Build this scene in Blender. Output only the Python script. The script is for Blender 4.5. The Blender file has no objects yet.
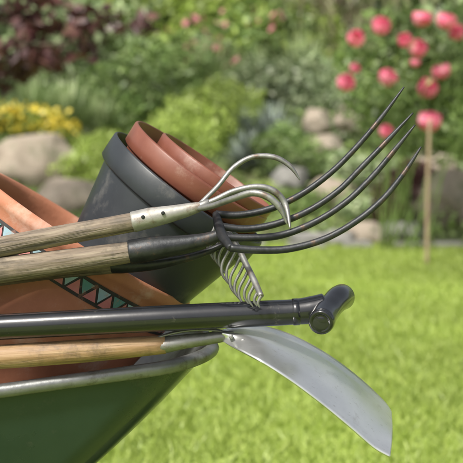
import bpy, math, random
import numpy as np
from mathutils import Vector, Matrix, noise
random.seed(4); rng=np.random.default_rng(7)
scene=bpy.context.scene
COL=scene.collection
# ------------------------------------------------------------------ site survey
CAMH=1.0; TH=math.radians(5.05); K=36/85/463
FW=Vector((0,math.cos(TH),-math.sin(TH))); UP=Vector((0,math.sin(TH),math.cos(TH))); RT=Vector((1,0,0))
def P(a,b,d):
    return Vector((0,0,CAMH))+FW*d+RT*((a-231.5)*K*d)+UP*((231.5-b)*K*d)
# ------------------------------------------------------------------ materials
def nt(name):
    m=bpy.data.materials.new(name); m.use_nodes=True
    n=m.node_tree; b=n.nodes['Principled BSDF']; return m,n,b
def N(t,ty,**kw):
    n=t.nodes.new(ty)
    for k,v in kw.items(): setattr(n,k,v)
    return n
def surf(name,cols,scale=8,rough=(0.5,0.8),metal=0,bump=0.2,bscale=60,stretch=(1,1,1),coord='Object',dirt=None,dscale=5,dth=(0.5,0.65),coat=0,spec=0.5,bdist=0.002,grain=None,scratch=None):
    m,t,b=nt(name)
    if coord=='loc3':
        c=N(t,'ShaderNodeAttribute'); c.attribute_name='loc3'; co=c.outputs['Vector']
    else:
        c=N(t,'ShaderNodeTexCoord'); co=c.outputs['Object']
    mp=N(t,'ShaderNodeMapping'); mp.inputs['Scale'].default_value=stretch; t.links.new(co,mp.inputs[0])
    n1=N(t,'ShaderNodeTexNoise'); n1.inputs['Scale'].default_value=scale; n1.inputs['Detail'].default_value=8; n1.inputs['Roughness'].default_value=0.65
    t.links.new(mp.outputs[0],n1.inputs['Vector'])
    r=N(t,'ShaderNodeValToRGB'); e=r.color_ramp.elements
    e[0].position=0.3; e[0].color=(*cols[0],1); e[1].position=0.7; e[1].color=(*cols[-1],1)
    if len(cols)==3:
        x=e.new(0.5); x.color=(*cols[1],1)
    t.links.new(n1.outputs['Fac'],r.inputs[0]); out=r.outputs[0]
    if dirt:
        n2=N(t,'ShaderNodeTexNoise'); n2.inputs['Scale'].default_value=dscale; n2.inputs['Detail'].default_value=10; n2.inputs['Roughness'].default_value=0.7
        t.links.new(co,n2.inputs['Vector'])
        mr=N(t,'ShaderNodeMapRange'); mr.inputs[1].default_value=dth[0]; mr.inputs[2].default_value=dth[1]
        t.links.new(n2.outputs['Fac'],mr.inputs[0])
        mx=N(t,'ShaderNodeMix',data_type='RGBA'); t.links.new(mr.outputs[0],mx.inputs[0]); t.links.new(out,mx.inputs[6]); mx.inputs[7].default_value=(*dirt,1)
        out=mx.outputs[2]
    hgt=None
    if grain or scratch:
        m2=N(t,'ShaderNodeMapping'); m2.inputs['Scale'].default_value=(130,130,5.5) if grain else (25,260,260)
        if scratch: m2.inputs['Rotation'].default_value=(0,math.radians(40),0)
        t.links.new(co,m2.inputs[0])
        n4=N(t,'ShaderNodeTexNoise'); n4.inputs['Scale'].default_value=1; n4.inputs['Detail'].default_value=5; n4.inputs['Roughness'].default_value=0.6
        t.links.new(m2.outputs[0],n4.inputs['Vector'])
        mr=N(t,'ShaderNodeMapRange'); mr.inputs[1].default_value=0.53 if grain else 0.62; mr.inputs[2].default_value=0.68 if grain else 0.72; mr.inputs[4].default_value=0.85 if grain else 0.5
        t.links.new(n4.outputs['Fac'],mr.inputs[0])
        mx=N(t,'ShaderNodeMix',data_type='RGBA'); t.links.new(mr.outputs[0],mx.inputs[0]); t.links.new(out,mx.inputs[6]); mx.inputs[7].default_value=(*(grain or scratch),1)
        out=mx.outputs[2]; hgt=mr.outputs[0]
    t.links.new(out,b.inputs['Base Color'])
    mr=N(t,'ShaderNodeMapRange'); mr.inputs[1].default_value=0.3; mr.inputs[2].default_value=0.7; mr.inputs[3].default_value=rough[0]; mr.inputs[4].default_value=rough[1]
    t.links.new(n1.outputs['Fac'],mr.inputs[0]); t.links.new(mr.outputs[0],b.inputs['Roughness'])
    b.inputs['Metallic'].default_value=metal; b.inputs['Coat Weight'].default_value=coat; b.inputs['Coat Roughness'].default_value=0.1
    b.inputs['Specular IOR Level'].default_value=spec
    if bump:
        n3=N(t,'ShaderNodeTexNoise'); n3.inputs['Scale'].default_value=bscale; n3.inputs['Detail'].default_value=6
        t.links.new(mp.outputs[0],n3.inputs['Vector'])
        bp=N(t,'ShaderNodeBump'); bp.inputs['Strength'].default_value=bump; bp.inputs['Distance'].default_value=bdist
        h=n3.outputs['Fac']
        if hgt is not None:
            sb=N(t,'ShaderNodeMath',operation='SUBTRACT'); t.links.new(h,sb.inputs[0]); t.links.new(hgt,sb.inputs[1]); h=sb.outputs[0]
        t.links.new(h,bp.inputs['Height']); t.links.new(bp.outputs[0],b.inputs['Normal'])
    return m
def leafmat(name,cols,trans=0.35,rough=0.45,nscale=1.5,var=0.5):
    m,t,b=nt(name)
    g=N(t,'ShaderNodeNewGeometry'); r=N(t,'ShaderNodeValToRGB'); e=r.color_ramp.elements
    e[0].color=(*cols[0],1); e[1].color=(*cols[-1],1)
    for i,c in enumerate(cols[1:-1]):
        x=e.new((i+1)/(len(cols)-1)); x.color=(*c,1)
    t.links.new(g.outputs['Random Per Island'],r.inputs[0])
    n1=N(t,'ShaderNodeTexNoise'); n1.inputs['Scale'].default_value=nscale; n1.inputs['Detail'].default_value=2
    t.links.new(g.outputs['Position'],n1.inputs['Vector'])
    mr=N(t,'ShaderNodeMapRange'); mr.inputs[1].default_value=0.35; mr.inputs[2].default_value=0.65; mr.inputs[3].default_value=1-var; mr.inputs[4].default_value=1+var*0.5
    t.links.new(n1.outputs['Fac'],mr.inputs[0])
    mx=N(t,'ShaderNodeVectorMath',operation='SCALE'); t.links.new(r.outputs[0],mx.inputs[0]); t.links.new(mr.outputs[0],mx.inputs['Scale'])
    t.links.new(mx.outputs[0],b.inputs['Base Color']); b.inputs['Roughness'].default_value=rough
    if trans>0:
        tr=N(t,'ShaderNodeBsdfTranslucent'); t.links.new(mx.outputs[0],tr.inputs[0])
        ms=N(t,'ShaderNodeMixShader'); ms.inputs[0].default_value=trans
        t.links.new(b.outputs[0],ms.inputs[1]); t.links.new(tr.outputs[0],ms.inputs[2])
        t.links.new(ms.outputs[0],t.nodes['Material Output'].inputs[0])
    return m
# ------------------------------------------------------------------ mesh helpers
def empty(name,loc=(0,0,0)):
    o=bpy.data.objects.new(name,None); o.location=loc; o.empty_display_size=0.1; COL.objects.link(o); return o
def adopt(o,p):
    o.parent=p; o.matrix_parent_inverse=Matrix.Translation(p.location).inverted()
def mesh(name,verts,faces,mats,mi=None,parent=None,smooth=True,loc3=None,mat4=None):
    me=bpy.data.meshes.new(name); me.from_pydata([tuple(v) for v in verts],[],faces)
    for m in (mats if isinstance(mats,(list,tuple)) else [mats]): me.materials.append(m)
    if mi: me.polygons.foreach_set('material_index',mi)
    me.polygons.foreach_set('use_smooth',[smooth]*len(me.polygons))
    if loc3 is not None:
        a=me.attributes.new('loc3','FLOAT_VECTOR','POINT'); a.data.foreach_set('vector',np.array(loc3,dtype=np.float32).ravel())
    me.update()
    o=bpy.data.objects.new(name,me); COL.objects.link(o)
    if mat4 is not None: o.matrix_world=mat4
    if parent: adopt(o,parent)
    return o
def fast(name,V,nv,mats,parent=None,mi=None):
    n=len(V)//nv
    me=bpy.data.meshes.new(name); me.vertices.add(n*nv); me.vertices.foreach_set('co',V.astype(np.float32).ravel())
    me.loops.add(n*nv); me.loops.foreach_set('vertex_index',np.arange(n*nv,dtype=np.int32))
    me.polygons.add(n); me.polygons.foreach_set('loop_start',np.arange(0,n*nv,nv,dtype=np.int32))
    for m in (mats if isinstance(mats,(list,tuple)) else [mats]): me.materials.append(m)
    if mi is not None: me.polygons.foreach_set('material_index',mi.astype(np.int32))
    me.update(calc_edges=True)
    o=bpy.data.objects.new(name,me); COL.objects.link(o)
    if parent: adopt(o,parent)
    return o
def catmull(pts,vals,sub):
    if sub<=1: return pts,vals
    P_=[];V_=[];n=len(pts)
    for i in range(n-1):
        p0=pts[max(i-1,0)];p1=pts[i];p2=pts[i+1];p3=pts[min(i+2,n-1)]
        for j in range(sub):
            t=j/sub
            P_.append(0.5*((2*p1)+(p2-p0)*t+(2*p0-5*p1+4*p2-p3)*t*t+(3*p1-p0-3*p2+p3)*t**3))
            V_.append(vals[i]*(1-t)+vals[i+1]*t)
    P_.append(pts[-1]);V_.append(vals[-1]); return P_,V_
def tube(name,pts,rad,mat,parent=None,seg=20,sub=6,closed=False,flat=None,cap=True,wob=0):
    pts=[Vector(p) for p in pts]
    if not isinstance(rad,(list,tuple)): rad=[rad]*len(pts)
    if closed:
        pass
    else: pts,rad=catmull(pts,list(rad),sub)
    n=len(pts); vs=[];l3=[];fs=[]
    def tan(i):
        if closed: return (pts[(i+1)%n]-pts[i-1]).normalized()
        return (pts[min(i+1,n-1)]-pts[max(i-1,0)]).normalized()
    t0=tan(0); up=Vector((0,0,1)) if abs(t0.z)<0.9 else Vector((0,1,0))
    nrm=(up-t0*up.dot(t0)).normalized(); L=0
    for i in range(n):
        t=tan(i); nrm=(nrm-t*nrm.dot(t)).normalized(); bn=t.cross(nrm)
        if i: L+=(pts[i]-pts[i-1]).length
        r=rad[i]; fl=flat if flat else 1
        for j in range(seg):
            a=2*math.pi*j/seg; rr=r
            if wob: rr=r*(1+wob*noise.noise(Vector((math.cos(a)*2,math.sin(a)*2,L*9))))
            vs.append(pts[i]+nrm*(math.cos(a)*rr*fl)+bn*(math.sin(a)*rr)); l3.append((math.cos(a)*r,math.sin(a)*r,L))
    m=n if closed else n-1
    for i in range(m):
        k=(i+1)%n
        for j in range(seg):
            fs.append((i*seg+j,i*seg+(j+1)%seg,k*seg+(j+1)%seg,k*seg+j))
    if not closed and cap:
        for (i,rv) in ((0,True),(n-1,False)):
            d=tan(i)*(-1 if rv else 1); base=[i*seg+j for j in range(seg)]
            prev=base
            for q in (0.5,0.85):
                cur=[]
                for j in range(seg):
                    v=vs[base[j]]; w=pts[i]+(v-pts[i])*(1-q*0.28 if q<0.8 else 0.45)+d*rad[i]*0.16*q*1.5
                    cur.append(len(vs)); vs.append(w); l3.append(l3[base[j]])
                for j in range(seg):
                    a=(prev[j],prev[(j+1)%seg],cur[(j+1)%seg],cur[j]); fs.append(a[::-1] if rv else a)
                prev=cur
            fs.append(tuple(prev[::-1]) if rv else tuple(prev))
    return mesh(name,vs,fs,mat,parent=parent,loc3=l3)
def frame(origin,axis,ref=Vector((0,1,0))):
    z=axis.normalized(); x=(ref-z*ref.dot(z)).normalized(); y=z.cross(x)
    M=Matrix((x,y,z)).transposed().to_4x4(); M.translation=origin; return M
def revolve(name,prof,mat,M,parent=None,seg=96,jit=0,mi=None):
    vs=[];fs=[]
    for i,(r,h) in enumerate(prof):
        for j in range(seg):
            a=2*math.pi*j/seg; k=1+jit*noise.noise(Vector((math.cos(a)*1.3,math.sin(a)*1.3,h*5)))
            vs.append((r*k*math.cos(a),r*k*math.sin(a),h))
    for i in range(len(prof)-1):
        for j in range(seg):
            fs.append((i*seg+j,i*seg+(j+1)%seg,(i+1)*seg+(j+1)%seg,(i+1)*seg+j))
    fs.append(tuple(range(seg))[::-1]); fs.append(tuple((len(prof)-1)*seg+j for j in range(seg)))
    return mesh(name,vs,fs,mat,parent=parent,mat4=M)

# ------------------------------------------------------------------ materials used
terra=surf('terracotta',[(0.35,0.13,0.07),(0.43,0.175,0.098),(0.49,0.225,0.142)],scale=9,rough=(0.6,0.85),bump=0.45,bscale=150,dirt=(0.56,0.41,0.33),dscale=9,dth=(0.52,0.72),bdist=0.001)
terra2=surf('terracotta_plastic',[(0.15,0.050,0.032),(0.215,0.075,0.048)],scale=12,rough=(0.32,0.55),bump=0.18,bscale=90,dirt=(0.33,0.22,0.17),dscale=16,dth=(0.54,0.76),bdist=0.001)
blackp=surf('black_plastic_dusty',[(0.018,0.021,0.025),(0.036,0.042,0.048)],scale=5,rough=(0.30,0.52),bump=0.15,bscale=80,dirt=(0.12,0.118,0.11),dscale=16,dth=(0.54,0.76),bdist=0.001)
blackpaint=surf('black_gloss_paint',[(0.006,0.007,0.009),(0.013,0.014,0.017)],scale=12,rough=(0.13,0.27),bump=0.06,bscale=90,dirt=(0.09,0.083,0.072),dscale=45,dth=(0.62,0.76),coat=0.5,coord='loc3')
woodg=surf('weathered_wood',[(0.09,0.070,0.050),(0.20,0.155,0.112),(0.33,0.275,0.21)],scale=22,rough=(0.55,0.85),bump=0.7,bscale=30,stretch=(7,7,0.55),coord='loc3',dirt=(0.10,0.082,0.062),dscale=20,dth=(0.5,0.66),grain=(0.028,0.022,0.016))
woody=surf('worn_ash_wood',[(0.16,0.095,0.045),(0.31,0.19,0.095),(0.41,0.285,0.165)],scale=18,rough=(0.4,0.7),bump=0.5,bscale=30,stretch=(7,7,0.5),coord='loc3',dirt=(0.12,0.08,0.05),dscale=20,dth=(0.5,0.68),grain=(0.06,0.035,0.018))
woodp=surf('pale_stake_wood',[(0.26,0.19,0.12),(0.38,0.29,0.19)],scale=10,coord='loc3',stretch=(5,5,0.6))
iron=surf('dark_forged_iron',[(0.025,0.027,0.03),(0.06,0.062,0.065)],scale=30,rough=(0.35,0.6),metal=0.6,bump=0.5,bscale=120,dirt=(0.14,0.085,0.055),dscale=32,dth=(0.54,0.7),coord='loc3',bdist=0.001)
steelg=surf('worn_grey_steel',[(0.18,0.18,0.17),(0.34,0.34,0.33)],scale=26,rough=(0.38,0.62),metal=0.7,bump=0.5,bscale=110,dirt=(0.15,0.10,0.07),dscale=30,dth=(0.51,0.66),coord='loc3',bdist=0.001)
steelp=surf('pale_socket_steel',[(0.26,0.25,0.23),(0.42,0.41,0.38)],scale=24,rough=(0.4,0.65),metal=0.4,bump=0.5,bscale=110,dirt=(0.17,0.115,0.08),dscale=38,dth=(0.5,0.65),coord='loc3',bdist=0.001)
bladem=surf('scuffed_blade_steel',[(0.74,0.75,0.75),(0.86,0.87,0.87)],scale=14,rough=(0.27,0.42),metal=0.88,bump=0.25,bscale=50,dirt=(0.50,0.48,0.45),dscale=20,dth=(0.58,0.8),bdist=0.001,scratch=(0.38,0.37,0.36))
greenp=surf('green_painted_steel',[(0.017,0.036,0.024),(0.026,0.051,0.034)],scale=6,rough=(0.2,0.4),bump=0.10,bscale=40,dirt=(0.075,0.078,0.062),dscale=20,dth=(0.58,0.8),coat=0.3)
galv=surf('galvanised_rim',[(0.15,0.155,0.155),(0.27,0.275,0.275)],scale=20,rough=(0.3,0.55),metal=0.6,bump=0.3,bscale=80,dirt=(0.10,0.085,0.068),dscale=24,dth=(0.51,0.66))
rubber=surf('rubber',[(0.015,0.015,0.015),(0.03,0.03,0.03)],rough=(0.7,0.9))
darkm=surf('pattern_black',[(0.018,0.017,0.017),(0.04,0.036,0.034)],scale=40,dirt=(0.25,0.12,0.08),dscale=60,dth=(0.56,0.7))
teal=surf('pattern_teal',[(0.07,0.20,0.19),(0.12,0.28,0.26)],scale=40,dirt=(0.36,0.22,0.16),dscale=60,dth=(0.54,0.7))
pink=surf('pattern_pink',[(0.45,0.14,0.15),(0.55,0.21,0.20)],scale=40,dirt=(0.45,0.23,0.16),dscale=60,dth=(0.54,0.7))
pale=surf('pattern_pale_blue',[(0.22,0.36,0.41),(0.32,0.45,0.49)],scale=40,dirt=(0.36,0.22,0.16),dscale=60,dth=(0.54,0.7))
stone=surf('boulder_stone',[(0.20,0.165,0.125),(0.31,0.26,0.205),(0.42,0.36,0.30)],scale=4,rough=(0.8,0.95),bump=0.7,bscale=14,dirt=(0.12,0.13,0.07),dscale=5,dth=(0.52,0.68),bdist=0.02)
stoneg=surf('grey_stone',[(0.14,0.14,0.13),(0.28,0.27,0.25)],scale=5,rough=(0.8,0.95),bump=0.6,bscale=14,bdist=0.02)
soil=surf('soil',[(0.06,0.08,0.025),(0.10,0.13,0.04),(0.14,0.13,0.07)],scale=2.5,rough=(0.9,1),bump=0.8,bscale=12,bdist=0.03)
bark=surf('bark',[(0.07,0.05,0.035),(0.16,0.12,0.09)],scale=12,rough=(0.8,0.95),bump=0.7,bscale=30,bdist=0.01,stretch=(3,3,0.6),coord='loc3')

# ------------------------------------------------------------------ wheelbarrow
YAW=math.radians(9); NO=Vector((-0.060,1.752,0)); U=Vector((math.cos(YAW),math.sin(YAW),0)); W=Vector((-math.sin(YAW),math.cos(YAW),0))
def B(u,w,z): return NO+U*u+W*w+Vector((0,0,z))
barrow=empty('wheelbarrow',B(-0.5,0,0))
def ring(t,inset=0,nc=10,ns=6):
    s=t
    u0=-0.95*(1-s)+-0.80*s+inset; u1=0*(1-s)+-0.37*s-inset; w=0.275*(1-s)+0.17*s-inset
    r=0.105*(1-s)+0.06*s
    pts=[]
    corners=[(u1-r,-w+r,-90),(u1-r,w-r,0),(u0+r,w-r,90),(u0+r,-w+r,180)]
    for ci,(cu,cw,a0) in enumerate(corners):
        for k in range(nc+1):
            a=math.radians(a0+90*k/nc); pts.append((cu+r*math.cos(a),cw+r*math.sin(a)))
        nx=corners[(ci+1)%4]; a=math.radians(a0+90)
        e=(nx[0]+r*math.cos(a),nx[1]+r*math.sin(a)); l=pts[-1]
        for k in range(1,ns): pts.append((l[0]+(e[0]-l[0])*k/ns,l[1]+(e[1]-l[1])*k/ns))
    out=[]
    for (u,w_) in pts:
        zr=0.690+0.105*u
        z=zr*(1-s)+0.36*s
        out.append(B(u,w_,z))
    return out
def loft(ts,inset,flip,name,mat,zoff=0):
    vs=[];fs=[];n=len(ring(0))
    for t in ts:
        bul=0.012*math.sin(math.pi*min(1,t))
        for p in ring(t,inset-bul):
            dn=noise.noise(p*7)*0.0025*min(1,t*5)
            vs.append(p+Vector((0,0,zoff))+W*dn)
    for i in range(len(ts)-1):
        for j in range(n):
            f=(i*n+j,i*n+(j+1)%n,(i+1)*n+(j+1)%n,(i+1)*n+j); fs.append(f if flip else f[::-1])
    f=tuple((len(ts)-1)*n+j for j in range(n)); fs.append(f if flip else f[::-1])
    return mesh(name,vs,fs,mat,parent=barrow)
TS=[0,0.03,0.1,0.2,0.3,0.4,0.5,0.6,0.7,0.8,0.88,0.94,1.0]
loft(TS,0,False,'tray_outside',greenp)
loft(TS,0.004,True,'tray_inside',galv,0.003)
tube('rim',[p+Vector((0,0,0.002+0.0014*noise.noise(p*9))) for p in ring(0,-0.004)],0.0098,galv,barrow,seg=16,closed=True)
for s in (-1,1):
    w=0.13*s
    tube('frame_rail',[B(0.02,0.06*s,0.19),B(-0.25,0.10*s,0.27),B(-0.45,w,0.341),B(-0.8,0.16*s,0.341),B(-1.1,0.24*s,0.50),B(-1.5,0.28*s,0.60)],0.0155,blackpaint,barrow)
    tube('grip',[B(-1.38,0.2705*s,0.57),B(-1.52,0.283*s,0.606)],0.02,rubber,barrow,sub=1)
    tube('leg',[B(-0.72,0.155*s,0.34),B(-0.80,0.20*s,0.16),B(-0.82,0.21*s,0.015),B(-0.74,0.21*s,0.013),B(-0.62,0.20*s,0.16),B(-0.58,0.15*s,0.34)],0.0125,blackpaint,barrow)
tube('axle',[B(0.02,-0.08,0.19),B(0.02,0.08,0.19)],0.009,galv,barrow,sub=1)
MW=frame(B(0.02,0,0.19),W,ref=Vector((0,0,1)))
revolve('wheel_rim',[(0.025,-0.03),(0.03,-0.028),(0.05,-0.012),(0.11,-0.012),(0.135,-0.03),(0.138,0),(0.135,0.03),(0.11,0.012),(0.05,0.012),(0.03,0.028),(0.025,0.03)],galv,MW,barrow,48)
tp=[(0.155+0.036*math.cos(a),0.036*math.sin(a)) for a in [math.pi+2*math.pi*k/18 for k in range(19)]]
revolve('tyre',tp,rubber,MW,barrow,64)

# ------------------------------------------------------------------ pots
def axis(ix,iy,toward):
    v=RT*ix+UP*iy; v.normalize(); return (v-FW*toward).normalized()
def pot(name,rc,ax,R,rb,H,band,wall,mat,jit=0.0,lip=0.004,roll=False):
    M=frame(rc,ax)
    e=lip
    pr=[(0.001,-H),(rb-0.006,-H),(rb,-H+0.006)]
    rr=R-lip*1.3
    for k in range(1,8):
        f=k/8; pr.append((rb+(rr*0.965-rb)*f,-H+0.006+(H-band-0.006)*f))
    if roll:
        pr+=[(rr*0.965,-band),(rr*0.985,-band*0.55),(rr*0.99,-0.024),(R*1.0,-0.019),(R*1.010,-0.012),(R*1.006,-0.004),(R*0.995,0.0),(R-wall*0.8,-0.001),(R-wall*1.2,-0.008),(R-wall*1.35,-0.02)]
    else:
        pr+=[(rr*0.965,-band-0.0015),(rr*0.967,-band),(R-e,-band+0.0005),(R-0.001,-band+0.003),(R,-band*0.5),(R+0.001,-0.003),(R,-0.001),(R-0.0015,0.0),(R-wall+0.001,0.0),(R-wall,-0.0015)]
    pr+=[(R*0.95-wall,-band),(rb-wall+0.002,-H+0.012),(0.001,-H+0.010)]
    return revolve(name,pr,mat,M,jit=jit,seg=128),M
bigC=P(85,233,1.705); bigA=axis(0.545,0.84,0.012)
E=empty('patterned_terracotta_pot',bigC)
R0=0.196
o,M=pot('pot_body',bigC,bigA,R0,0.135,0.36,0.085,0.014,terra,jit=0.006,roll=True); adopt(o,E)
def rad_at(h):
    rr=(R0-0.0052); a,b=(-0.085,rr*0.965),(-0.04675,rr*0.985); c=(-0.024,rr*0.99)
    if h<a[0]:
        f=(h+0.36)/(0.36-0.085); return 0.135+(a[1]-0.135)*f
    if h>b[0]: return b[1]+(c[1]-b[1])*(h-b[0])/(c[0]-b[0])
    return a[1]+(b[1]-a[1])*(h-a[0])/(b[0]-a[0])
def bandpt(a,h,off):
    k=1+0.006*noise.noise(Vector((math.cos(a)*1.3,math.sin(a)*1.3,h*5)))
    r=rad_at(h)*k+off; return (r*math.cos(a),r*math.sin(a),h)
h0,h1=-0.066,-0.034; nT=44
vs=[];fs=[];mi=[]
def strip(ha,hb,off,seg=176):
    hs=[ha,-0.04675,hb]; b=len(vs)
    for j in range(seg):
        a=2*math.pi*j/seg
        for h in hs: vs.append(bandpt(a,h,off))
    for j in range(seg):
        k=(j+1)%seg
        for q in (0,1): fs.append((b+3*j+q,b+3*k+q,b+3*k+q+1,b+3*j+q+1)); mi.append(0)
strip(h0,h1,0.0014)
def tri(pts,m):
    b=len(vs); c=(sum(p[0] for p in pts)/3,sum(p[1] for p in pts)/3); sc=random.uniform(.74,.84)
    for p in pts:
        q=(c[0]+(p[0]-c[0])*sc+random.uniform(-.0025,.0025),c[1]+(p[1]-c[1])*sc+random.uniform(-.0005,.0005)); vs.append(bandpt(q[0],q[1],0.0027))
    fs.append((b,b+1,b+2)); mi.append(m)
hh0,hh1=h0+0.003,h1-0.003
for i in range(nT):
    a0=2*math.pi*i/nT; a1=2*math.pi*(i+1)/nT; am=(a0+a1)/2
    tri([(a0,hh0),(a1,hh0),(am,hh1)],2)
    tri([(am,hh1),(a1,hh0),(a1+(a1-am),hh1)],1 if i%2 else 3)
mesh('painted_band',vs,fs,[darkm,teal,pink,pale],mi,E,False,mat4=M)
bC=P(190,187,1.66); bA=axis(0.61,0.79,0.13)
o,_=pot('black_plastic_pot',bC,bA,0.138,0.084,0.245,0.040,0.0035,blackp,jit=0.006)
aC=P(203,169,1.655); o,_=pot('terracotta_pot',aC,axis(0.60,0.80,0.14),0.122,0.078,0.20,0.034,0.004,terra2,jit=0.008)
cC=P(219,171,1.652); o,_=pot('terracotta_pot.001',cC,axis(0.57,0.80,0.10),0.100,0.066,0.17,0.03,0.0035,terra2,jit=0.008)

# ------------------------------------------------------------------ tools
D=1.47
E=empty('three_tine_cultivator',P(200,206,D))
def ext(a,b,d0,c,e,d1,x):
    p,q=P(a,b,d0),P(c,e,d1); return q+(p-q)*((c-x)/(c-a))
tube('handle',[ext(0,247,1.46,135,222,D,-640),P(-200,284,1.455),P(0,247,1.46),P(70,234,1.465),P(138,221,D)],[.0155,.0155,.0142,.0135,.0125],woodg,E,wob=0.10)
tube('socket',[P(133,222,D),P(150,218,D),P(175,213,D),P(195,208,D),P(203,205.5,D)],[.0142,.0138,.0105,.0075,.005],steelp,E,wob=0.08)
for (x,y) in ((143,217),(163,213)):
    tube('rivet',[P(x,y,D-0.008),P(x,y,D-0.0145)],0.0026,iron,E,seg=12,sub=1)
tube('tine',[P(196,208,D),P(205,199,D+.005),P(218,186,D+.015),P(233,168,D+.025),P(252,157,D+.03),P(274,157,D+.03),P(290,166,D+.03),P(300,180,D+.03)],[.004,.004,.0042,.0045,.0045,.0048,.0042,.001],steelg,E,seg=12,flat=.8,wob=.1)
tube('tine',[P(196,208,D),P(215,200,D),P(235,191,D),P(258,187,D),P(275,192,D),P(286,206,D),P(290,228,D-.02)],[.004,.004,.0042,.0045,.0048,.0042,.001],steelg,E,seg=12,wob=.1)
tube('tine',[P(196,209,D),P(212,206,D-.02),P(232,199,D-.045),P(252,193,D-.06),P(268,197,D-.065),P(280,208,D-.065),P(287,224,D-.065)],[.004,.004,.0042,.0045,.0048,.0042,.001],steelg,E,seg=12,wob=.1)
tube('collar',[P(196,208,D),P(209,203,D)],0.0062,steelg,E,seg=14,sub=1)

D=1.475
E=empty('garden_fork',P(215,240,D))
tube('handle',[ext(0,270,1.46,132,252,D,-620),P(-200,297,1.455),P(0,270,1.46),P(70,261,1.465),P(134,251.5,D)],[.019,.0185,.0178,.016,.0142],woodg,E,wob=0.10)
tube('socket',[P(130,252,D),P(150,249,D),P(180,245,D),P(205,240,D),P(222,234,D)],[.0165,.0165,.0128,.0095,.0075],iron,E,wob=0.06)
tube('crossbar',[P(216,214,D+.035),P(219,226,D+.01),P(223,237,D-.02),P(231,248,D-.055)],[.005,.007,.007,.005],iron,E,seg=14)
T=[([(216,214),(240,215),(270,209),(300,195),(328,175),(352,152),(378,122),(404,87)],.035),
   ([(219,226),(246,229),(276,224),(308,211),(338,191),(362,167),(388,140),(413,113)],.01),
   ([(223,237),(250,238),(282,235),(315,222),(346,202),(372,177),(394,151),(415,125)],-.02),
   ([(231,248),(256,250),(288,249),(322,240),(352,224),(380,202),(402,176),(421,147)],-.055)]
for pts,dz in T:
    tube('tine',[P(x,y,D+dz) for x,y in pts],[.0052,.0050,.0048,.0046,.0044,.0041,.0035,.0011],iron,E,seg=12,wob=.10)

D=1.50
E=empty('garden_rake',P(225,250,D))
tube('handle',[P(-400,330,1.51),P(-200,303,1.515),P(0,277,1.52),P(60,270,1.52),P(120,265,1.518),P(150,262,D+.012)],[.0125,.0125,.0125,.012,.011,.009],woodg,E)
tube('socket',[P(112,265,1.518),P(122,265,1.517),P(150,264,D+.01),P(178,260,D),P(204,253,D),P(226,243,D)],[.0118,.0118,.0095,.006,.005,.004],iron,E)
bar=[(217,223,.02),(227,231,.005),(237,246,-.02),(246,264,-.045),(254,280,-.07),(261,296,-.095)]
bp=[P(x,y,D+z) for x,y,z in bar]
tube('head_bar',bp,[.0038,.0042,.0042,.0042,.0042,.0038],steelg,E,seg=12)
bp2,_=catmull(bp,[1]*6,4)
nT=13
for i in range(nT):
    f=i/(nT-1)*(len(bp2)-1); a=bp2[int(f)].lerp(bp2[min(int(f)+1,len(bp2)-1)],f-int(f))
    s=(1-0.35*abs(i/(nT-1)-0.4))*random.uniform(.93,1.07)
    k=.00137
    L=[a,a+(RT*-5*k+UP*-10*k)*s,a+(RT*-11*k+UP*-22*k)*s,a+(RT*-11*k+UP*-33*k)*s,a+(RT*-4*k+UP*-43*k)*s]
    if i>7:
        m=1-(i-7)*0.14; L=[a+(q-a)*m for q in L]
    tube('tooth',L,[.0022,.0022,.0021,.0019,.0008],steelg,E,seg=8,sub=4)

D=1.445
E=empty('spade',P(250,312,D))
tube('shaft',[P(-560,356,1.47),P(-200,337,1.455),P(0,327,1.445),P(150,319,1.44),P(262,313.5,D),P(292,312,D),P(312,310,D),P(325,307,D)],[.0165,.0172,.0172,.0172,.0172,.0168,.0185,.0185],blackpaint,E,seg=32)
tube('t_grip',[P(321,322,1.402),P(322,320.5,1.409),P(326,313,1.43),P(332,305,1.45),P(338,299,1.47),P(342,297,1.49)],[.0160,.0172,.0166,.0162,.0172,.0178],blackpaint,E,seg=32)
tube('collar',[P(293,312,D),P(299,311.7,D)],.0179,blackpaint,E,seg=32,sub=1)
Mg=frame(P(321,322,1.3995),(P(321,322,1.40)-P(326,313,1.43)).normalized())
revolve('grip_cap',[(0.001,-0.003),(0.0155,-0.003),(0.0160,0.0005),(0.0145,0.002),(0.0115,0.002),(0.0105,0.0002),(0.0085,-0.0008),(0.007,0.0006),(0.001,0.0010)],blackpaint,Mg,E,40)
vs=[];fs=[]; q0=P(-545,355,1.47); dr=(P(-560,356,1.47)-P(-200,337,1.455)).normalized(); sd=dr.cross(Vector((0,0,1))).normalized()
for i in range(13):
    f=i/12
    for j in range(9):
        g=(j-4)/4; w=0.09*(1-0.12*f)*(1 if f<0.8 else math.sqrt(max(0.02,1-((f-0.8)/0.22)**2*0.5)))
        vs.append(q0+dr*(0.27*f)+sd*(g*w)+Vector((0,0,0.014*g*g-0.02*f*f)))
for i in range(12):
    for j in range(8): fs.append((i*9+j,i*9+j+1,(i+1)*9+j+1,(i+1)*9+j))
o=mesh('blade',vs,fs,bladem,parent=E); s=o.modifiers.new('thick','SOLIDIFY'); s.thickness=0.002; s.offset=0

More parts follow.
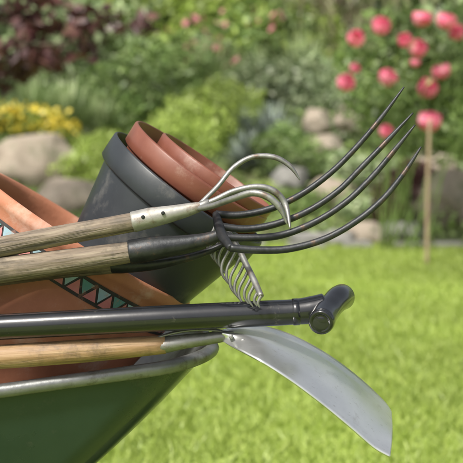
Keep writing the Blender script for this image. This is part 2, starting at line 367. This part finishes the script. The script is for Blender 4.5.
D=1.455
E=empty('shovel',P(222,338,D))
tube('handle',[ext(0,357,1.45,162,345,D,-700),P(-200,371,1.455),P(0,357,1.45),P(80,351,1.452),P(165,344.5,D)],[.0165,.0165,.0160,.0155,.0125],woody,E,seg=24,wob=0.06)
tube('socket',[P(160,345,D),P(166,344.5,D),P(185,341.5,D),P(205,339,D),P(222,336.5,D),P(234,336,D)],[.0126,.0132,.0112,.0098,.0088,.0070],steelg,E,seg=24,flat=0.85,wob=0.08)
tube('socket_strap',[P(148,340.5,D-.003),P(175,332.5,D-.003),P(200,329.5,D-.002),P(222,331,D)],[.003,.0045,.0045,.004],steelg,E,seg=12,flat=0.5)
top=[(222,331),(236,328),(252,327),(276,331),(305,343),(335,361),(362,382),(384,403),(391,413)]
bot=[(222,341),(232,347),(246,354),(268,366),(298,386),(328,409),(352,429),(374,448),(390,457)]
tp,_=catmull([Vector((x,y,0)) for x,y in top],[1]*9,6); bt,_=catmull([Vector((x,y,0)) for x,y in bot],[1]*9,6)
vs=[];fs=[];nr=20
for i in range(len(tp)):
    f=i/(len(tp)-1); w=min(1,f*3.0)
    for j in range(nr+1):
        g=j/nr
        p=tp[i].lerp(bt[i],g); d=D+(0.075*w)*(1-2*g)
        q=P(p.x,p.y,d)
        sag=math.sin(math.pi*g)
        q+=(UP*-0.35+FW*0.9)*(-0.016*w*sag)
        if f<0.5:
            q+=(UP*0.5-FW*0.8)*(0.009*math.exp(-((g-0.5)/0.14)**2)*(1-f/0.5))
        if g<0.06: q+=UP*0.002*w
        dn=noise.noise(Vector((p.x*0.03,p.y*0.03,1.0)))*0.0026*w
        q+=FW*dn
        vs.append(q)
for i in range(len(tp)-1):
    for j in range(nr):
        a=i*(nr+1)+j; fs.append((a,a+1,a+nr+2,a+nr+1))
o=mesh('blade',vs,fs,bladem,parent=E); s=o.modifiers.new('thick','SOLIDIFY'); s.thickness=0.0022; s.offset=0
tube('blade_edge',[P(x,y-0.5,D+0.075*min(1,3*i/8)) for i,(x,y) in enumerate(top)],[.0012,.0014,.0018,.0021,.0021,.0021,.0021,.0018,.001],bladem,E,seg=8)
for (x,y) in ((231,336.5),(243,341),(238,347)):
    tube('rivet',[P(x,y,D-0.004),P(x,y,D-0.024)],0.0030,steelg,E,seg=12,sub=1)

# ------------------------------------------------------------------ ground and lawn
gm,t,b=nt('lawn_ground')
tc=N(t,'ShaderNodeTexCoord'); n1=N(t,'ShaderNodeTexNoise'); n1.inputs['Scale'].default_value=0.9; n1.inputs['Detail'].default_value=6
n2=N(t,'ShaderNodeTexNoise'); n2.inputs['Scale'].default_value=35; n2.inputs['Detail'].default_value=6
t.links.new(tc.outputs['Object'],n1.inputs[0]); t.links.new(tc.outputs['Object'],n2.inputs[0])
ad=N(t,'ShaderNodeMath',operation='ADD'); t.links.new(n1.outputs[0],ad.inputs[0]); t.links.new(n2.outputs[0],ad.inputs[1])
r=N(t,'ShaderNodeValToRGB'); r.color_ramp.elements[0].position=0.4; r.color_ramp.elements[0].color=(0.18,0.25,0.045,1); r.color_ramp.elements[1].position=0.62; r.color_ramp.elements[1].color=(0.34,0.43,0.095,1)
ml=N(t,'ShaderNodeMath',operation='MULTIPLY'); ml.inputs[1].default_value=0.5; t.links.new(ad.outputs[0],ml.inputs[0]); t.links.new(ml.outputs[0],r.inputs[0]); t.links.new(r.outputs[0],b.inputs['Base Color']); b.inputs['Roughness'].default_value=0.9
mesh('ground',[(-300,-300,0),(300,-300,0),(300,300,0),(-300,300,0)],[(0,1,2,3)],gm,smooth=False)
grassm=leafmat('grass_blades',[(0.26,0.35,0.06),(0.38,0.49,0.10),(0.49,0.58,0.16)],trans=0.4,nscale=0.8,var=0.2)
n=190000
y=0.4+ (10.0-0.4)*rng.random(n)**0.85; x=(rng.random(n)*2-1)*(1.2+0.42*y)
h=0.024+0.022*rng.random(n); w=0.0028+0.0025*rng.random(n)+0.0005*y; a=rng.random(n)*2*np.pi; lean=rng.normal(0,0.022,(n,2))
V=np.zeros((n,3,3)); V[:,0]=np.stack([x-w*np.cos(a),y-w*np.sin(a),np.zeros(n)-.002],1); V[:,1]=np.stack([x+w*np.cos(a),y+w*np.sin(a),np.zeros(n)-.002],1)
V[:,2]=np.stack([x+lean[:,0],y+lean[:,1],h],1)
fast('grass',V.reshape(-1,3),3,grassm)

def H(x,y):
    f=max(0,min(6.2,y-9.9)); return 0.02+0.215*f+ (0.10*noise.noise(Vector((x*0.7,y*0.7,0))) if y>10.4 else 0)
vs=[];fs=[];nx,ny=100,50
for j in range(ny+1):
    for i in range(nx+1):
        yy=9.75+j*0.3; xx=-16+i*0.32
        e=9.85+0.15*math.sin(xx*0.9)
        vs.append((xx,yy,H(xx,yy) if yy>e else -0.03))
for j in range(ny):
    for i in range(nx):
        a=j*(nx+1)+i; fs.append((a,a+1,a+nx+2,a+nx+1))
mesh('flower_bed',vs,fs,soil)

def boulder(c,r,mat,seed,name='boulder'):
    import bmesh
    bm=bmesh.new(); bmesh.ops.create_icosphere(bm,subdivisions=4,radius=1)
    for v in bm.verts:
        p=v.co.normalized(); k=1+0.28*noise.noise(p*1.1+Vector((seed*7.3,0,0)))+0.10*noise.noise(p*3+Vector((0,seed*3.1,0)))+0.03*noise.noise(p*9)
        q=p*k
        for pl in (Vector((0.4,-0.8,0.5)),Vector((-0.6,-0.5,0.7)),Vector((0.1,0.2,1)),Vector((0.9,-.3,0.2))):
            pl=(pl+Vector((noise.noise(Vector((seed+.3,1.4,2.2))),noise.noise(Vector((3.3,seed+.6,2.7))),0))*0.9).normalized(); dd=q.dot(pl)-0.72
            if dd>0: q-=pl*dd*0.85
        v.co=Vector((q.x*r[0],q.y*r[1],q.z*r[2]))
    me=bpy.data.meshes.new(name); bm.to_mesh(me); bm.free(); me.materials.append(mat)
    for p in me.polygons: p.use_smooth=True
    o=bpy.data.objects.new(name,me); o.location=c; COL.objects.link(o); return o
BL=[(32,160,12.0,.52,.34,.36,0),(74,200,11.2,.42,.3,.27,0),(-40,170,11.8,.5,.4,.35,0),(450,203,10.7,.50,.35,.38,0),(350,118,13.6,.22,.2,.22,0),(318,122,13.6,.2,.2,.2,0),
    (403,230,10.15,.22,.16,.10,1),(368,233,10.1,.20,.15,.13,0),(340,238,10.0,.17,.14,.09,1),(312,238,10.0,.2,.14,.07,1),(290,180,11.5,.2,.2,.18,1),(335,196,11.2,.26,.2,.22,0),(500,215,10.4,.4,.3,.3,0),(200,238,10.1,.22,.2,.12,1),(120,232,10.2,.25,.2,.16,0),(437,165,11.6,.3,.25,.2,0),(325,150,12.4,.28,.2,.22,0),(-120,215,10.6,.4,.3,.25,0),(600,205,10.8,.5,.3,.3,0)]
for i,(a,b_,d,rx,ry,rz,g) in enumerate(BL):
    boulder(P(a,b_,d),(rx,ry,rz),stoneg if g else stone,i+1)
vs=[];fs=[]
for i in range(22):
    x0=-4+i*0.45+random.uniform(-.05,.05); w=random.uniform(.24,.38); y0=9.62+0.08*math.sin(i*1.7); b0=len(vs); hh=0.03+random.uniform(0,.025)
    for (dx,dy) in ((0,0.02),(w,0.0),(w*0.95,0.22),(0.02,0.2)):
        vs.append((x0+dx,y0+dy,0)); vs.append((x0+dx*0.92+0.012,y0+dy*0.9+0.01,hh))
    fs+= [(b0+1,b0+3,b0+5,b0+7),(b0,b0+2,b0+3,b0+1),(b0+2,b0+4,b0+5,b0+3),(b0+4,b0+6,b0+7,b0+5),(b0+6,b0,b0+1,b0+7)]
mesh('stone_edging',vs,fs,stoneg,smooth=False)

# ------------------------------------------------------------------ foliage
def leafpts(blobs,n,shell=0.55):
    vol=np.array([b[3]*b[4]*b[5] for b in blobs])**0.75; idx=rng.choice(len(blobs),n,p=vol/vol.sum())
    d=rng.normal(size=(n,3)); d/=np.linalg.norm(d,axis=1)[:,None]
    r=shell+(1-shell)*rng.random(n)**0.6
    lump=1+0.16*np.sin(d[:,0]*5+idx*2.1)*np.cos(d[:,2]*6+idx)+0.10*np.sin(d[:,1]*9+d[:,2]*7+idx)
    B_=np.array(blobs)[idx]; return B_[:,:3]+d*B_[:,3:6]*(r*lump)[:,None], d
def quads(p,size,asp=0.45,droop=None,nd=None):
    n=len(p); a=rng.normal(size=(n,3))
    if nd is not None: a=a-nd*(a*nd).sum(1)[:,None]*0.6
    if droop is not None: a=a*0.25+np.array(droop)
    a/=np.linalg.norm(a,axis=1)[:,None]
    c=rng.normal(size=(n,3)); c-=a*(a*c).sum(1)[:,None]; c/=np.linalg.norm(c,axis=1)[:,None]
    s=(size*(0.6+0.8*rng.random(n)))[:,None]
    V=np.stack([p-a*s*0.5,p+c*s*asp*0.5,p+a*s*0.5,p-c*s*asp*0.5],1); return V.reshape(-1,3)
def mass(name,blobs,n,size,mat,asp=0.5,parent=None,shell=0.5,droop=None):
    p,d=leafpts(blobs,n,shell); return fast(name,quads(p,size,asp,droop,d),4,mat,parent)
def bl(a,b_,d,rx,ry,rz):
    q=P(a,b_,d); return (q.x,q.y,q.z,rx,ry,rz)
L_mid=leafmat('leaf_mid',[(0.12,0.20,0.055),(0.20,0.30,0.085),(0.30,0.40,0.14)],trans=0.3)
L_lime=leafmat('leaf_lime',[(0.25,0.35,0.06),(0.36,0.47,0.10),(0.46,0.56,0.16)],trans=0.3)
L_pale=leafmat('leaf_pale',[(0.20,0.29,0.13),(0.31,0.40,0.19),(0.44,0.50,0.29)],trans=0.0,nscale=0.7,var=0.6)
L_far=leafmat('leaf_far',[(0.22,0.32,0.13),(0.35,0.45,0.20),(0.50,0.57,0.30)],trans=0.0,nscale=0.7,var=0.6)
L_blue=leafmat('leaf_bluegrey',[(0.17,0.22,0.19),(0.28,0.33,0.29),(0.40,0.45,0.40)],trans=0)
L_red=leafmat('leaf_dark_red',[(0.06,0.02,0.024),(0.13,0.05,0.052),(0.21,0.10,0.08)],trans=0.2)
F_yel=leafmat('petal_yellow',[(0.72,0.56,0.04),(0.82,0.68,0.12)],trans=0.3,var=0.1)
F_pink=leafmat('petal_pink',[(0.45,0.10,0.16),(0.58,0.2,0.26)],trans=0.2,var=0.2)
F_rose=leafmat('petal_rose',[(0.82,0.14,0.28),(0.90,0.27,0.40),(0.93,0.45,0.55)],trans=0.35,var=0.08)
L_bed=leafmat('leaf_groundcover',[(0.15,0.23,0.055),(0.24,0.34,0.09),(0.34,0.43,0.15)],nscale=1.1,var=0.6,trans=0)

bs=[]
for i in range(46):
    x=-26+i*1.15+random.uniform(-.4,.4); y=21+random.uniform(-1.2,2.5)
    bs.append((x,y,random.uniform(1.5,3.0),random.uniform(1.4,2.2),1.5,random.uniform(2.2,3.4)))
for i in range(26):
    bs.append((-28+i*2.2,24+random.uniform(-1,2),random.uniform(4.5,6.5),2.6,2,3.0))
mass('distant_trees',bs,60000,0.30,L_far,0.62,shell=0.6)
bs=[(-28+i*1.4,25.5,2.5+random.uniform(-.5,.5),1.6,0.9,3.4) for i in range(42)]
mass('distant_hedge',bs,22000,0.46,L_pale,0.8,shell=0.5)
def shrub(name,blobs,n,size,mat,asp=0.5,stems=True):
    c=blobs[0]; gz=H(c[0],c[1]); E=empty(name,(c[0],c[1],gz))
    mass('foliage',blobs,n,size,mat,asp,E)
    if stems:
        for k in range(5):
            q=blobs[k%len(blobs)]
            tube('stem',[(c[0]+random.uniform(-.05,.05),c[1],gz-0.05),((c[0]+q[0])/2,(c[1]+q[1])/2,(gz+q[2])/2),(q[0]+random.uniform(-.5,.5)*q[3],q[1],q[2]+0.5*q[5])],[.022,.015,.006],bark,E,seg=8,sub=4)
    return E
shrub('shrub',[bl(135,98,15,.9,.7,.6),bl(95,110,14.6,.7,.6,.5),bl(165,85,15.5,.8,.6,.7)],6000,0.09,L_mid)
shrub('shrub',[bl(200,125,13.6,.6,.5,.45),bl(225,112,14,.6,.5,.45),bl(180,140,13,.5,.4,.3)],5000,0.07,L_lime)
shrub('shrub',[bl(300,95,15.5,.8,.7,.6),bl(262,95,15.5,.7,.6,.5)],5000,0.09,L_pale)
shrub('shrub',[bl(220,50,17.5,1.3,.9,1.0),bl(160,30,18,1.2,.9,1.2),bl(290,60,17.5,1.0,.8,.9)],8000,0.15,L_lime)
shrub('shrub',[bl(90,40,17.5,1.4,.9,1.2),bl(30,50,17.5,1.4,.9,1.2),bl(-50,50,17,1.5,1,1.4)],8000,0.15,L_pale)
shrub('shrub',[bl(90,168,11.9,.42,.35,.22),bl(110,153,12.3,.45,.35,.26),bl(60,150,12.5,.4,.3,.2)],5000,0.055,L_lime)
shrub('shrub',[bl(305,165,11.9,.4,.35,.24),bl(285,150,12.4,.4,.35,.28),bl(300,208,10.8,.3,.25,.2)],5000,0.06,L_mid)
shrub('shrub',[bl(255,205,10.9,.4,.3,.22),bl(225,215,10.7,.35,.3,.2)],4000,0.06,L_lime)
shrub('shrub',[bl(375,178,11.4,.35,.3,.26),bl(357,208,10.6,.2,.2,.13),bl(350,170,11.6,.3,.3,.2)],4000,0.06,L_pale)
shrub('shrub',[bl(500,80,11.5,.8,.7,1.2),bl(560,100,11.5,.9,.7,1.3),bl(520,160,11,.7,.5,.6)],7000,0.07,L_mid)
shrub('red_leaved_shrub',[bl(402,192,10.7,.26,.25,.26),bl(388,208,10.5,.2,.2,.16),bl(415,180,10.9,.2,.2,.2)],3000,0.06,L_red)
shrub('shrub',[bl(-60,130,12.8,.7,.5,.5),bl(-120,150,12.3,.8,.5,.5)],4500,0.07,L_mid)
shrub('shrub',[bl(420,120,13.5,1.1,.7,.8),bl(360,110,14,1.0,.6,.6),bl(470,110,13.5,1,.7,1.0)],6000,0.08,L_pale)
n=45000; x=(rng.random(n)*2-1)*9; y=9.95+rng.random(n)*8
z=np.array([H(a,b_) for a,b_ in zip(x,y)])+rng.random(n)**2*0.16*(1+np.sin(x*3.1+y*2)*0.8)
fast('groundcover_plants',quads(np.stack([x,y,z],1),0.085,0.5),4,L_bed)
E=shrub('yellow_flower_patch',[bl(30,124,13,.5,.3,.16),bl(60,134,12.8,.25,.3,.1),bl(0,120,13,.4,.3,.15)],3200,0.06,L_lime,stems=False)
bb=[bl(25,119,12.75,.55,.2,.19),bl(62,128,12.6,.26,.2,.13),bl(-10,112,12.75,.4,.2,.17)]
mass('blossoms',bb,430,0.06,F_yel,0.9,E)
def spiky(name,c,n,L,mat,w=0.03):
    c=Vector(c); V=[]
    for i in range(n):
        a=random.random()*6.283; el=random.uniform(0.35,1.45); d=Vector((math.cos(a)*math.cos(el),math.sin(a)*math.cos(el),math.sin(el))); s=d.cross(Vector((0,0,1))).normalized()
        l=L*random.uniform(0.6,1); g=Vector((0,0,-0.25*l*math.cos(el)))
        b0=c+Vector((random.uniform(-.06,.06),random.uniform(-.06,.06),0)); m=b0+d*l*0.55; e=b0+d*l+g
        V+=[b0-s*w*0.4,b0+s*w*0.4,m+s*w*0.5,m-s*w*0.5, m-s*w*0.5,m+s*w*0.5,e+s*0.002,e-s*0.002]
    return fast(name,np.array([tuple(v) for v in V]),4,mat)
for (a,b_,d,L,nn) in ((248,158,12.6,.55,260),(272,130,13.6,.7,320),(288,178,11.8,.42,200),(240,128,13.8,.6,260)):
    q=P(a,b_+14,d); q.z=H(q.x,q.y); spiky('bluegrey_yucca',q,nn,L,L_blue)
for (a,d,L) in ((205,15.8,1.3),(300,16.2,1.4),(255,16,1.1),(70,13.8,1.0),(35,14,1.1),(105,13.6,.8)):
    q=P(a,90,d); q.z=H(q.x,q.y); spiky('ornamental_grass',q,420,L,L_far,0.022)
bs=[bl(205,55,16.2,.5,.3,.25),bl(262,18,16.2,.8,.3,.2),bl(195,30,16.2,.5,.3,.25),bl(212,80,16,.3,.3,.12)]
E=shrub('pink_flowering_bush',[bl(210,62,17,.9,.6,.6),bl(262,35,17.2,1.0,.6,.6),bl(235,60,17.1,.9,.6,.5)],4500,0.11,L_mid)
mass('blossoms',bs,60,0.11,F_pink,0.9,E,shell=0.3)
E=empty('red_leaved_tree',(-2.9,9.9,0.0))
tube('trunk',[(-2.9,9.9,-.05),(-2.85,9.9,0.9),(-2.7,9.85,1.7),(-2.45,9.8,2.4),(-2.3,9.8,3.1)],[.07,.06,.05,.035,.015],bark,E,seg=14)
br=[((-2.75,9.85,1.6),(-2.2,9.6,1.95),(-1.55,9.5,1.95)),((-2.6,9.83,2.0),(-1.9,9.5,2.2),(-0.95,9.4,1.98)),((-2.7,9.85,1.8),(-2.3,9.7,2.5),(-1.7,9.6,2.6)),((-2.8,9.85,1.4),(-2.3,9.7,1.5),(-1.7,9.6,1.5)),((-2.45,9.8,2.4),(-3.1,9.7,2.8),(-3.6,9.7,2.9)),((-2.5,9.8,2.3),(-1.6,9.6,2.75),(-0.9,9.6,2.8)),((-2.7,9.85,1.7),(-2.1,9.55,1.75),(-1.3,9.4,1.78))]
bs=[]
for b3 in br:
    tube('branch',b3,[.028,.018,.006],bark,E,seg=8)
    p0,p1,p2=[Vector(v) for v in b3]
    for f in np.linspace(0.35,1.08,9):
        q=p0.lerp(p1,f*2) if f<0.5 else p1.lerp(p2,(f-0.5)*2)
        q+=Vector((random.uniform(-.1,.1),random.uniform(-.15,.15),random.uniform(-.12,.12)))
        bs.append((q.x,q.y,q.z,random.uniform(.10,.24),.2,random.uniform(.07,.16)))
mass('leaves',bs,2500,0.11,L_red,0.5,E,shell=0.1)
E=empty('weeping_willow',(P(335,120,18.5).x,18.4,1.3)); q=P(335,120,18.5)
tube('trunk',[(q.x,18.4,1.0),(q.x+.1,18.4,2.4),(q.x-.1,18.4,4.0),(q.x+.1,18.4,5.6)],[.2,.17,.14,.08],bark,E,seg=14)
for k in range(6):
    a=random.uniform(-1,1); tube('limb',[(q.x,18.4,3.2+k*.3),(q.x+a*1.0,18.3+random.uniform(-.5,.3),4.4+k*.2),(q.x+a*2.0,18.2+random.uniform(-.8,.5),4.6+k*.1)],[.08,.05,.02],bark,E,seg=8)
strandm=leafmat('willow_strand',[(0.19,0.145,0.09),(0.28,0.26,0.14),(0.38,0.40,0.21)],trans=0)
ps=[]
for k in range(120):
    x0=q.x+random.gauss(0,.6); y0=17.9+random.gauss(0,.4); zt=4.6+random.uniform(-.3,.6); zb=random.uniform(1.4,3.0)
    m=int((zt-zb)/0.05); zz=np.linspace(zt,zb,m); ps.append(np.stack([x0+0.05*np.sin(zz*3+k)+rng.normal(0,.015,m),y0+rng.normal(0,.015,m),zz],1))
p=np.concatenate(ps); fast('strands',quads(p,0.13,0.22,droop=(0,0,-1)),4,strandm,E)
RS=[(346,82,1.05),(356,38,1),(381,25,1.15),(388,77,1.1),(386,131,.8),(405,40,.85),(418,48,1.1),(422,17,1.15),(441,70,1.15),(428,88,1.25),(430,120,1.35),(447,20,1.15),(457,32,1),(355,68,.6),(415,62,.6),(485,30,1),(500,90,.9),(478,110,.8)]
RV=[];RD=9.0
LV=[]
def rose(c,r):
    tl=Matrix.Rotation(random.uniform(-.6,.6),3,'Y')@Matrix.Rotation(random.uniform(0.1,1.0),3,'X')
    for ringi,(n,rr,op) in enumerate(((3,.3,.15),(5,.5,.35),(6,.78,.7),(7,1.0,1.05))):
        for k in range(n):
            a0=2*math.pi*(k+0.5*ringi)/n; wd=2*math.pi/n*0.62
            G=[[None]*4 for _ in range(4)]
            for i in range(4):
                for j in range(4):
                    el=-1.2+ (1.2+1.1-op*0.55)*i/3; aa=a0+wd*(j/3*2-1)*(0.5+0.5*math.sin(math.pi*(0.2+0.6*i/3)))
                    R_=r*rr*(1+0.08*random.uniform(-1,1))
                    G[i][j]=c+tl@Vector((math.cos(aa)*math.cos(el)*R_,math.sin(aa)*math.cos(el)*R_,math.sin(el)*R_*0.95))
            for i in range(3):
                for j in range(3): RV.extend([G[i][j],G[i][j+1],G[i+1][j+1],G[i+1][j]])
rb=empty('rose_bush',(P(400,235,9.6).x,9.5,0.0))
for (a,b_,s) in RS:
    dd=RD+random.uniform(-.25,.35); q=P(a,b_,dd); rose(q,0.072*s)
    root=Vector((P(405,235,9.4).x+random.uniform(-.25,.25),9.4,0.0)); mid=root.lerp(q,0.55)+Vector((random.uniform(-.1,.1),0,0.12))
    tube('cane',[root,mid,q-Vector((0,0,.05))],[.008,.006,.003],L_mid,rb,seg=6,sub=5)
    for k in range(7):
        f=random.uniform(0.45,0.97); LV.append(tuple((mid.lerp(q,(f-.45)*1.8))+Vector((random.gauss(0,.05),random.gauss(0,.05),random.gauss(0,.05)))))
fast('roses',np.array([tuple(v) for v in RV]),4,F_rose,rb)
fast('cane_leaves',quads(np.array(LV),0.07,0.55),4,L_mid,rb)
mass('foliage',[bl(400,115,9.6,.42,.3,.33),bl(440,95,9.7,.35,.3,.4),bl(370,100,9.7,.28,.25,.25),bl(425,55,9.7,.35,.3,.3),bl(380,55,9.8,.28,.2,.24),bl(470,100,9.6,.35,.3,.6),bl(430,140,9.5,.35,.3,.18),bl(400,20,9.8,.35,.2,.14),bl(348,60,9.8,.14,.15,.25)],5000,0.068,L_mid,0.6,rb,shell=0.1)
E=empty('garden_stake',P(427,266,8.45))
q=P(427,264,8.45); tube('post',[(q.x,q.y,-0.05),(q.x-.004,q.y,0.6),(q.x+.004,q.y,1.12)],[.016,.015,.014],woodp,E,seg=12)

# ------------------------------------------------------------------ camera, light
cam=bpy.data.cameras.new('camera'); co=bpy.data.objects.new('camera',cam); COL.objects.link(co)
co.location=(0,0,CAMH); co.rotation_euler=(math.pi/2-TH,0,0); cam.lens=85; cam.sensor_width=36; cam.clip_end=1000; cam.clip_start=0.05
cam.dof.use_dof=True; cam.dof.focus_distance=1.49; cam.dof.aperture_fstop=6.2; cam.dof.aperture_blades=9
scene.camera=co
w=bpy.data.worlds.new('World'); scene.world=w; w.use_nodes=True; t=w.node_tree
sk=t.nodes.new('ShaderNodeTexSky'); sk.sky_type='NISHITA'; sk.sun_disc=False
el=math.radians(52); az=math.radians(215)
sk.sun_elevation=el; sk.sun_rotation=az; sk.dust_density=5; sk.air_density=1; sk.ozone_density=1
hs=t.nodes.new('ShaderNodeHueSaturation'); hs.inputs['Saturation'].default_value=0.4   # thin bright haze
t.links.new(sk.outputs[0],hs.inputs['Color'])
bg=t.nodes['Background']; t.links.new(hs.outputs[0],bg.inputs[0]); bg.inputs[1].default_value=0.15
sun=bpy.data.lights.new('sun','SUN'); sun.energy=4.7; sun.angle=math.radians(7); sun.color=(1,0.95,0.86)
so=bpy.data.objects.new('sun',sun); COL.objects.link(so)
sd=Vector((math.sin(az)*math.cos(el),math.cos(az)*math.cos(el),math.sin(el))); so.rotation_euler=(-sd).to_track_quat('-Z','Y').to_euler(); so.location=(-3,-3,6)
scene.view_settings.view_transform='Standard'; scene.view_settings.look='None'; scene.view_settings.exposure=0
